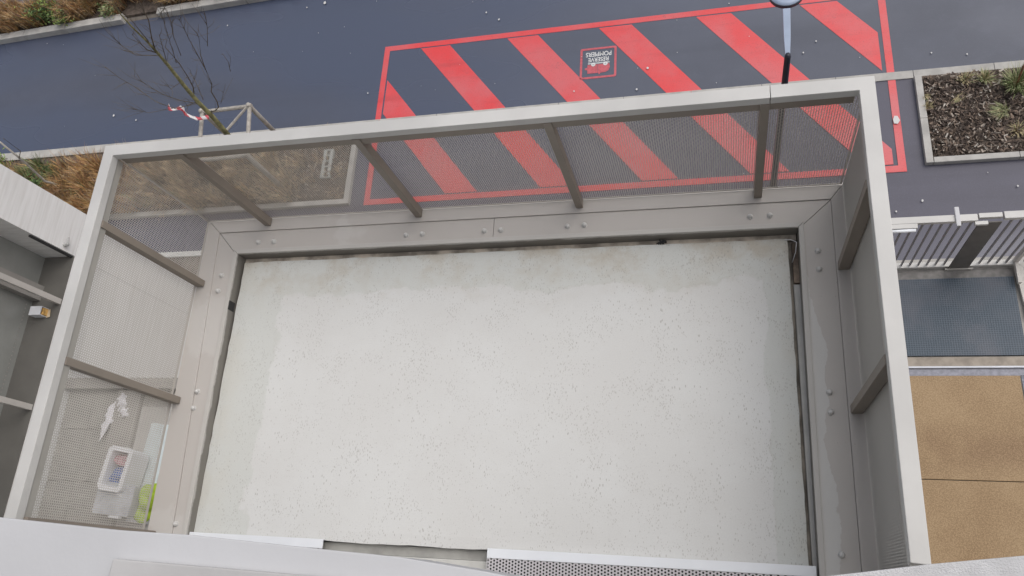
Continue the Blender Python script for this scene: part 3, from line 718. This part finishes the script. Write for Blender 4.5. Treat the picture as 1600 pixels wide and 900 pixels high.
# ------------------------------------------------------------------ grass and planting
def grass(name, spots, mats, seed, label=None, cat=None, kind='stuff', origin=None):
    """spots: (x, y, z, height, spread, blades, material weights, lean)"""
    R = np.random.default_rng(seed); V = []; F = []; MI = []
    for (x, y, z, h, sp, nb, wt, lean) in spots:
        cum = np.cumsum(wt)/sum(wt)
        for _ in range(nb):
            a = R.uniform(0, 2*np.pi); r0 = R.uniform(0, 1)**.7*sp*.35; hh = h*R.uniform(.55, 1.1); out_ = R.uniform(.1, 1)*sp
            bx, by = x+r0*np.cos(a), y+r0*np.sin(a)
            a2 = a+R.normal(0, .5); wd = R.uniform(.0022, .005)*(1+h)
            px, py = -np.sin(a2)*wd, np.cos(a2)*wd
            m1 = (bx+.35*out_*np.cos(a2)+lean[0]*.3, by+.35*out_*np.sin(a2)+lean[1]*.3, z+hh*.6)
            t = (bx+out_*np.cos(a2)+lean[0], by+out_*np.sin(a2)+lean[1], z+hh*R.uniform(.75, 1.0))
            b = len(V)
            V += [(bx-px,by-py,z),(bx+px,by+py,z),(m1[0]+px*.8,m1[1]+py*.8,m1[2]),(m1[0]-px*.8,m1[1]-py*.8,m1[2]),t]
            F += [(b,b+1,b+2,b+3),(b+3,b+2,b+4)]; k = int(np.searchsorted(cum, R.random())); MI += [k, k]
    mb = MB(); mb.v = V; mb.f = [list(f) for f in F]; mb.m = MI
    if origin is not None:
        e = bpy.data.objects.new('tmp', None); e.location = origin
        o = mb.build(name, mats, e); o.parent = None; o.location = origin; bpy.data.objects.remove(e)
    else: o = mb.build(name, mats)
    return tag(o, label, cat, kind=kind)
def gm(name, col): return simple(name, col, .8, .3, 6)
GM = [gm('rust_blade', (.38,.205,.09)), gm('straw_blade', (.52,.38,.21)), gm('tan_blade', (.58,.46,.31)), gm('brown_blade', (.19,.115,.08)), gm('green_blade', (.10,.135,.045)), gm('pale_green_blade', (.30,.33,.16)), gm('gold_blade', (.50,.32,.12))]
R = random.Random(11)
sp = []
for i in range(200):
    x = R.uniform(-12.8,-8.2); y = R.uniform(5.5,6.42)
    g_ = max(0, 1-math.hypot((x+10.55)/.55, (y-6.1)/.6))
    w_ = (5,1.2,.6,2,.3,.1,3) if R.random() > g_*1.6 else (.4,.2,.1,.8,5,1.2,.2)
    sp.append((x, y, G+.02, R.uniform(.28,.52), R.uniform(.18,.34), 85, w_, (R.uniform(-.06,.06), R.uniform(-.06,.06))))
for i in range(110):
    x = R.uniform(-8.6,-5.2); y = R.uniform(5.5,6.4)
    if x > -6.0 and R.random() < .35: continue
    sp.append((x, y, G+.02, R.uniform(.25,.55), R.uniform(.16,.34), 70, (.8,3,3,2.4,.4,.3,.4), (R.uniform(-.06,.06), R.uniform(-.06,.06))))
for i in range(45):
    x = R.uniform(-5.5,-4.5); y = R.uniform(5.5,6.7)
    sp.append((x, y, G+.02, R.uniform(.05,.22), R.uniform(.06,.2), 26, (.3,2,1.5,4,.3,.2,.2), (0,0)))
grass('dry_grass', sp, GM, 1, 'dry rust and straw coloured ornamental grass filling the left planting bed', 'grass')
sp = []
for i in range(330):
    x = R.uniform(-14.5,-4.5); y = fk(x)+(R.uniform(.22, .72) if x < -11.2 or R.random() < .6 else R.uniform(.5, 1.3))
    if abs(x+9.3) < .45 and y < fk(x)+.4: continue
    g_ = max(max(0, 1-math.hypot((x+11.35)/.5, (y-9.95)/.6)), max(0, 1-math.hypot((x+10.05)/.22, (y-9.9)/.3)))
    if g_ > .25 and R.random() < .85: continue
    sp.append((x, y, G+.05, R.uniform(.3,.6), R.uniform(.15,.34), 75, (4,1.8,.9,2.6,.3,.2,2.2), (R.uniform(-.06,.06), R.uniform(-.06,.06))))
grass('dry_grass', sp, GM, 2, 'dry rust coloured ornamental grass behind the far kerb', 'grass')
def shrub(name, x, y, r, h, nleaf, label, seed, mats):
    RR = random.Random(seed); root = thing(name, (x, y, G), label, 'shrub')
    st = MB(); lf = MB()
    for _ in range(16):
        a = RR.uniform(0, 6.28); q = RR.uniform(.2, 1); tip = Vector((x+r*q*math.cos(a), y+r*q*math.sin(a), G+h*RR.uniform(.5,1)))
        st.tube([(x,y,G), tuple(Vector((x,y,G)).lerp(tip,.5)+Vector((0,0,h*.15))), tuple(tip)], [.006,.004,.002], 4)
        for _ in range(nleaf//16):
            c_ = Vector((x,y,G)).lerp(tip, RR.uniform(.35,1.05))+Vector((RR.gauss(0,.05),RR.gauss(0,.05),RR.gauss(0,.04)+h*.08))
            u = Vector((RR.gauss(0,1),RR.gauss(0,1),RR.gauss(0,.6))).normalized(); v = u.cross(Vector((RR.gauss(0,.4),RR.gauss(0,.4),1))).normalized()
            l, w_ = RR.uniform(.02,.045), RR.uniform(.008,.018)
            lf.add([c_-u*l, c_+v*w_, c_+u*l, c_-v*w_], [(0,1,2,3)], RR.randrange(len(mats)))
    st.build('stems', GM[3], root); lf.build('foliage', mats, root)
GL = [gm('leaf_dark', (.05,.085,.03)), gm('leaf_mid', (.10,.16,.045)), gm('leaf_lime', (.20,.26,.06))]
shrub('green_shrub', -11.45, 9.92, .42, .5, 900, 'low green shrub among the rust grass at the far left corner', 1, GL)
shrub('green_shrub', -11.0, 9.80, .26, .4, 500, 'smaller lime green shrub close to the far kerb', 2, GL)
shrub('green_shrub', -10.0, 9.86, .2, .34, 320, 'pale green bush beside the gap in the far kerb', 3, [GL[1], GM[5]])
shrub('green_shrub', -10.45, 6.05, .42, .45, 800, 'dark green shrub in the orange grass by the white building', 4, GL[:2])
shrub('green_shrub', -11.5, 6.55, .22, .3, 300, 'small bright green plant at the left end of the near bed', 5, GL[1:])
MG = [gm('tuft_pale', (.42,.43,.24)), gm('tuft_green', (.20,.25,.10)), gm('tuft_straw', (.46,.38,.22)), gm('tuft_dark_green', (.08,.12,.03))]
TU = [((1584,138), .36, .26, 300, (3,4,1,2), 'large pale green grass tuft beside the rusty rod'),
      ((1568,175), .15, .14, 170, (5,2,1,.4), 'small green tuft lying below the large grass tuft', (-.10,-.03)),
      ((1537,127), .20, .14, 130, (4,1,3,.2), 'straw green tuft near the kerb left of the large tuft'),
      ((1508,126), .14, .14, 90, (1,.5,5,.1), 'faded straw tuft right under the front kerb'),
      ((1486,164), .07, .07, 60, (1,.3,5,.1), 'flattened straw coloured tuft in the middle of the mulch', (.13,.10)),
      ((1449,168), .10, .09, 70, (.5,.3,5,.1), 'brownish withered tuft beside the left edging of the right bed'),
      ((1443,151), .09, .06, 50, (.5,.2,5,.1), 'tiny straw tuft at the corner of the right bed', (.03,-.04)),
      ((1588,205), .12, .14, 80, (.4,.2,5,.1), 'thin dry brown tuft at the right frame edge of the bed')]
for t in TU:
    p = ray_z(*t[0], G+.03); ln = t[6] if len(t) > 6 else (0, 0)
    grass('grass_tuft', [(p.x, p.y, G+.02, t[1], t[2], t[3], t[4], ln)], MG, int(t[0][0]), t[5], 'grass tuft', kind=None, origin=(p.x, p.y, G+.02))['group'] = 'tufts in the right planting bed'
def chips(name, x0, x1, y0, y1, n, seed, label):
    RR = random.Random(seed); b = MB()
    for _ in range(n):
        x, y = RR.uniform(x0,x1), RR.uniform(y0,y1); a = RR.uniform(0,3.14); l, w_ = RR.uniform(.008,.035), RR.uniform(.004,.011)
        z = G+.035+RR.uniform(0,.045); dz = RR.gauss(0,.012)
        u, v = (math.cos(a)*l, math.sin(a)*l), (-math.sin(a)*w_, math.cos(a)*w_)
        k = RR.choices((0,1,2,3), (5,4,2,.35))[0]
        P = [(x-u[0]-v[0],y-u[1]-v[1],z-dz),(x+u[0]-v[0],y+u[1]-v[1],z+dz),(x+u[0]+v[0],y+u[1]+v[1],z+dz+.003),(x-u[0]+v[0],y-u[1]+v[1],z-dz+.003)]
        b.add(P+[(p[0],p[1],p[2]-.005) for p in P], [(0,1,2,3),(7,6,5,4),(0,4,5,1),(1,5,6,2),(2,6,7,3),(3,7,4,0)], k)
    tag(b.build(name, [simple('chip_dark',(.065,.047,.038),.9,.3), simple('chip_brown',(.17,.125,.095),.9,.3), simple('chip_grey',(.29,.245,.205),.9,.3), simple('chip_pale',(.44,.40,.35),.8,.2)]), label, 'mulch', kind='stuff')
chips('bark_mulch', 4.11, 7.5, 5.52, 6.75, 6500, 5, 'dark brown bark mulch covering the right planting bed')
chips('bark_mulch', -7.0, -4.42, 5.47, 6.72, 3500, 6, 'brown bark mulch showing between the grass of the left bed')
# reddish stem leaning at the right edge
a_, b_ = ray_z(1583, 146, G+.05), ray_z(1604, 92, G+.55)
tag(MB().tube([tuple(a_), tuple(a_.lerp(b_,.5)), tuple(b_)], [.012,.012,.011], 8).build('rod', simple('rusty_steel', (.16,.07,.035), .8, .4, 20), smooth=True), 'rusty rod leaning out of the large grass tuft', 'rod')
# pale slotted block lying in the left bed
p = ray_z(511, 256, G+.08)
t = MB()
for i in range(5):
    t.box(p.x-.085, p.x-.03, p.y-.25+i*.1+.012, p.y-.25+i*.1+.088, G+.03, G+.09).box(p.x+.03, p.x+.085, p.y-.25+i*.1+.012, p.y-.25+i*.1+.088, G+.03, G+.09)
for i in range(6): t.box(p.x-.085, p.x+.085, p.y-.25+i*.1-.0118, p.y-.25+i*.1+.0118, G+.031, G+.092)
tag(t.build('grating_block', simple('block_concrete', (.36,.37,.35), .8, .15)), 'pale slotted concrete block lying on the mulch of the left bed', 'block')

# ------------------------------------------------------------------ bare young tree, its timber guard and tape
M_BARK = simple('mossy_bark', (.20,.19,.09), .9, .45, 12, bump=.6)
M_TWIG = simple('dark_twig', (.12,.098,.07), .9, .3, 12)
tree = thing('bare_tree', (-5.78, 5.98, G), 'young leafless tree with mossy trunk rising from the left bed', 'tree')
def zz(px, py): return (160+px/3.46, py/3.46)
tk = [(418,272,G),(372,229,-5.25),(354,208,-4.85),(331,181,-4.42),(310,160,-4.1),(287,133,-3.72),(261,100,-3.3),(242,78,-2.95),(230,65,-2.7),(207,43,-2.35),(189,23,-2.05),(177,5,-1.75),(170,-20,-1.5)]
tp = [ray_z(*q) for q in tk]; tree.location = tp[0]
MB().tube(tp, [.046,.042,.038,.036,.031,.027,.023,.018,.014,.011,.008,.005,.003], 9).build('trunk', M_BARK, tree, smooth=True)
tw = MB(); RT = random.Random(4)
def branch(pix, z0, z1, r0, r1, twigs=4, zoomed=True):
    P = []; n = len(pix)
    for i, q in enumerate(pix):
        a = zz(*q) if zoomed else q; P.append(ray_z(a[0], a[1], z0+(z1-z0)*i/(n-1)))
    tw.tube(P, [.78*(r0+(r1-r0)*i/(n-1)) for i in range(n)], 6)
    for _ in range(twigs*2):
        i = RT.randrange(n-1); s = P[i].lerp(P[i+1], RT.random()); d = (P[i+1]-P[i]).normalized()
        d = (d+Vector((RT.gauss(0,.5),RT.gauss(0,.5),RT.gauss(.1,.4)))).normalized(); l = RT.uniform(.12,.42)
        e1 = s+d*l*.5+Vector((RT.gauss(0,.02),RT.gauss(0,.02),.02)); e2 = s+d*l+Vector((0,0,.05))
        tw.tube([s,e1,e2], [max(.003,r1*.7),.0024,.0014], 4)
branch([(285,270),(265,200),(250,110),(215,40),(195,0)], -2.95, -1.9, .012, .004, 6)
branch([(290,285),(240,268),(200,230),(160,185)], -3.0, -2.2, .010, .004, 4)
branch([(350,345),(330,270),(315,215),(305,185)], -3.3, -2.6, .008, .003, 4)
branch([(495,505),(490,470),(465,420),(420,350),(380,300),(340,255)], -4.05, -2.7, .012, .004, 6)
branch([(580,605),(610,598),(628,580),(618,545),(588,495),(592,455),(556,372),(532,300),(522,205),(505,170)], -4.45, -2.6, .013, .004, 6)
branch([(556,372),(505,280),(465,205),(435,140),(405,85)], -3.45, -2.3, .009, .003, 5)
branch([(425,300),(385,200),(372,120),(345,60),(325,20)], -3.2, -2.1, .007, .003, 5)
branch([(568,250),(567,150),(558,90),(545,45)], -3.0, -2.3, .006, .003, 3)
branch([(692,385),(680,335),(650,290)], -3.2, -2.8, .005, .003, 1)
branch([(520,560),(430,545),(350,520),(295,493),(225,450),(155,403)], -4.25, -3.3, .008, .003, 7)
branch([(520,548),(400,590),(290,550),(160,460),(90,420),(15,360)], -4.2, -3.1, .007, .003, 6)
branch([(430,440),(370,480),(310,430)], -3.75, -3.4, .006, .003, 2)
branch([(300,300),(180,298),(110,250),(55,203)], -3.1, -2.5, .007, .003, 5)
branch([(250,225),(150,100),(90,50),(60,0)], -2.7, -1.7, .009, .003, 5)
branch([(545,540),(490,410),(470,390),(500,440)], -4.2, -3.6, .006, .002, 2)
branch([(640,560),(655,500),(665,455)], -3.9, -3.5, .004, .002, 1)
branch([(400,340),(330,110),(300,50)], -3.3, -2.0, .006, .003, 5)
branch([(520,560),(250,610),(80,570)], -4.3, -3.6, .005, .002, 4)
tw.build('branches', M_TWIG, tree, smooth=True)
gd = thing('tree_guard', (-5.9, 6.1, G), 'weathered grey timber frame of stakes and rails around the young tree', 'tree guard')
M_WOOD = simple('weathered_wood', (.36,.335,.30), .85, .2, 14, bump=.3)
ZG = -4.85
cn = [ray_z(316,175,ZG), ray_z(390,166,ZG), ray_z(386,243,ZG), None]
cn[3] = cn[0]+(cn[2]-cn[1])
for q in cn:
    MB().tube([(q.x,q.y,G-.1),(q.x,q.y,ZG+.05),(q.x,q.y,ZG+.06)], [.036,.036,.03], 10).build('stake', M_WOOD, gd, smooth=True)
for a_, b_ in ((0,1),(1,2),(2,3),(3,0)):
    A, B = cn[a_], cn[b_]; d = (B-A).normalized()*.04
    MB().tube([tuple(A-d), tuple(B+d)], [.032,.032], 8).build('rail', M_WOOD, gd)
A, B = cn[1], ray_z(352,206,ZG-.05)
MB().tube([tuple(A+Vector((0,0,.03))), tuple(B)], [.022,.022], 6).build('brace', M_WOOD, gd)
n = N('red_white_tape'); xx = n.sep()
f = n.math('GREATER_THAN', n.math('FRACT', n.math('MULTIPLY', n.math('ADD', xx[0], xx[1]), 6.0)), .5)
M_TAPE = n.set(n.mix(f, (.62,.60,.60), (.48,.07,.09)), .4)
TPx = [(575,632,-4.70),(545,636,-4.72),(515,642,-4.70),(485,632,-4.66),(460,622,-4.60),(445,612,-4.62),(437,590,-4.55),(418,582,-4.50),(395,590,-4.54),(372,594,-4.46),(360,585,-4.50),(355,570,-4.56)]
P = [ray_z(*zz(a,b), z) for a,b,z in TPx]; b = MB(); vs = []
for i, p in enumerate(P):
    wv = Vector((.035*math.sin(i*1.3), .07, .035*math.cos(i*1.1))).normalized()*.035; vs += [p-wv, p+wv]
b.add(vs, [(2*i,2*i+1,2*i+3,2*i+2) for i in range(len(P)-1)])
to = b.build('barrier_tape', M_TAPE, None, smooth=True); md = to.modifiers.new('thickness', 'SOLIDIFY'); md.thickness = .002
tag(to, 'torn red and white barrier tape fluttering from the tree guard', 'tape')

# bare sapling stem at the left frame edge
s0, s1 = ray_z(70, 283, -5.5), ray_z(0, 222, -4.2)
sp_ = thing('sapling', tuple(s0), 'thin bare sapling stem leaning at the left frame edge', 'tree')
MB().tube([tuple(s0-Vector((-.1,-.1,.5))), tuple(s0), tuple(s0.lerp(s1,.5)+Vector((0,.02,0))), tuple(s1)], [.022,.020,.018,.014], 8).build('trunk', M_WOOD, sp_, smooth=True)
q = s0.lerp(s1,.6); MB().tube([tuple(q), tuple(ray_z(32,236,-4.4)), tuple(ray_z(5,216,-4.1))], [.008,.006,.004], 5).build('branch', M_TWIG, sp_, smooth=True)

# ------------------------------------------------------------------ litter
M_PAPER = simple('paper', (.58,.57,.56), .7, .05)
def scrap(px, py, s, seed):
    RR = random.Random(seed); p = ray_z(px, py, G+.01); n = RR.randint(5,7); b = MB()
    ph = RR.uniform(0,6); pts = [(p.x+s*RR.uniform(.6,1)*math.cos(ph+2*math.pi*i/n), p.y+1.3*s*RR.uniform(.6,1)*math.sin(ph+2*math.pi*i/n)) for i in range(n)]
    b.prism(pts, G+.016, G+.022)
    return b.build('paper_scrap', M_PAPER)
SCR = [((1012,107),.03),((995,140),.025),((897,143),.02),((178,181),.035),((213,188),.025),((508,5),.045),((780,31),.025),((1255,83),.02),((1455,83),.02),((1275,65),.018),((575,146),.02),((300,11),.05),((322,12),.03),((150,38),.04),((1511,85),.018),((480,12),.02),((1441,314),.025),((1400,331),.018),((1590,291),.02),((344,309),.03),((760,20),.02),((356,40),.02)]
for i, (q, s) in enumerate(SCR): tag(scrap(*q, s*.72, i), 'small white paper scrap lying on the ground outside', 'litter', 'white paper scraps on the ground')
tag(scrap(1400, 188, .06, 77), 'largest white splat on the red border line by the right bed', 'litter')
def ground_bits(n, seed):
    RR = random.Random(seed); b = MB()
    for _ in range(n):
        x, y = RR.uniform(-12,7), RR.uniform(5.0,9.4)
        if -13.4 < x < -4.2 and y < 6.9: continue
        if x > 3.95 and 5.3 < y < 6.9: continue
        s = RR.uniform(.003,.007); a = RR.uniform(0,3); b.prism([(x+s*math.cos(a+t)*(1.6 if k%2 else .8), y+s*math.sin(a+t)*1.4) for k, t in enumerate((0,1.3,2.7,4.2))], G+.0135, G+.019)
    tag(b.build('litter_flecks', M_PAPER), 'tiny pale flecks of leaf and grit scattered on the asphalt', 'grit', kind='stuff')
ground_bits(60, 9)
# scraps caught in the balcony gutter
b = MB(); RR = random.Random(2)
for _ in range(9):
    a = RR.uniform(0,6.28); b.tube([(.985,1.826,-.01),(.985+.02*math.cos(a),1.826+.012*math.sin(a),.0),(.985+.034*math.cos(a),1.826+.014*math.sin(a),-.012)], [.006,.005,.002], 5)
tag(b.build('dead_leaf', M_DARK), 'small black curled leaf caught in the front gutter of the balcony', 'leaf')
tag(MB().tube([(1.655,1.80,.004),(1.685,1.79,.03),(1.712,1.765,.05),(1.708,1.72,.02),(1.690,1.675,-.02)], [.002]*5, 5).build('cable_tie', M_WPL, None, smooth=True), 'white frayed cable tie in the right front corner of the gutter', 'cable tie')
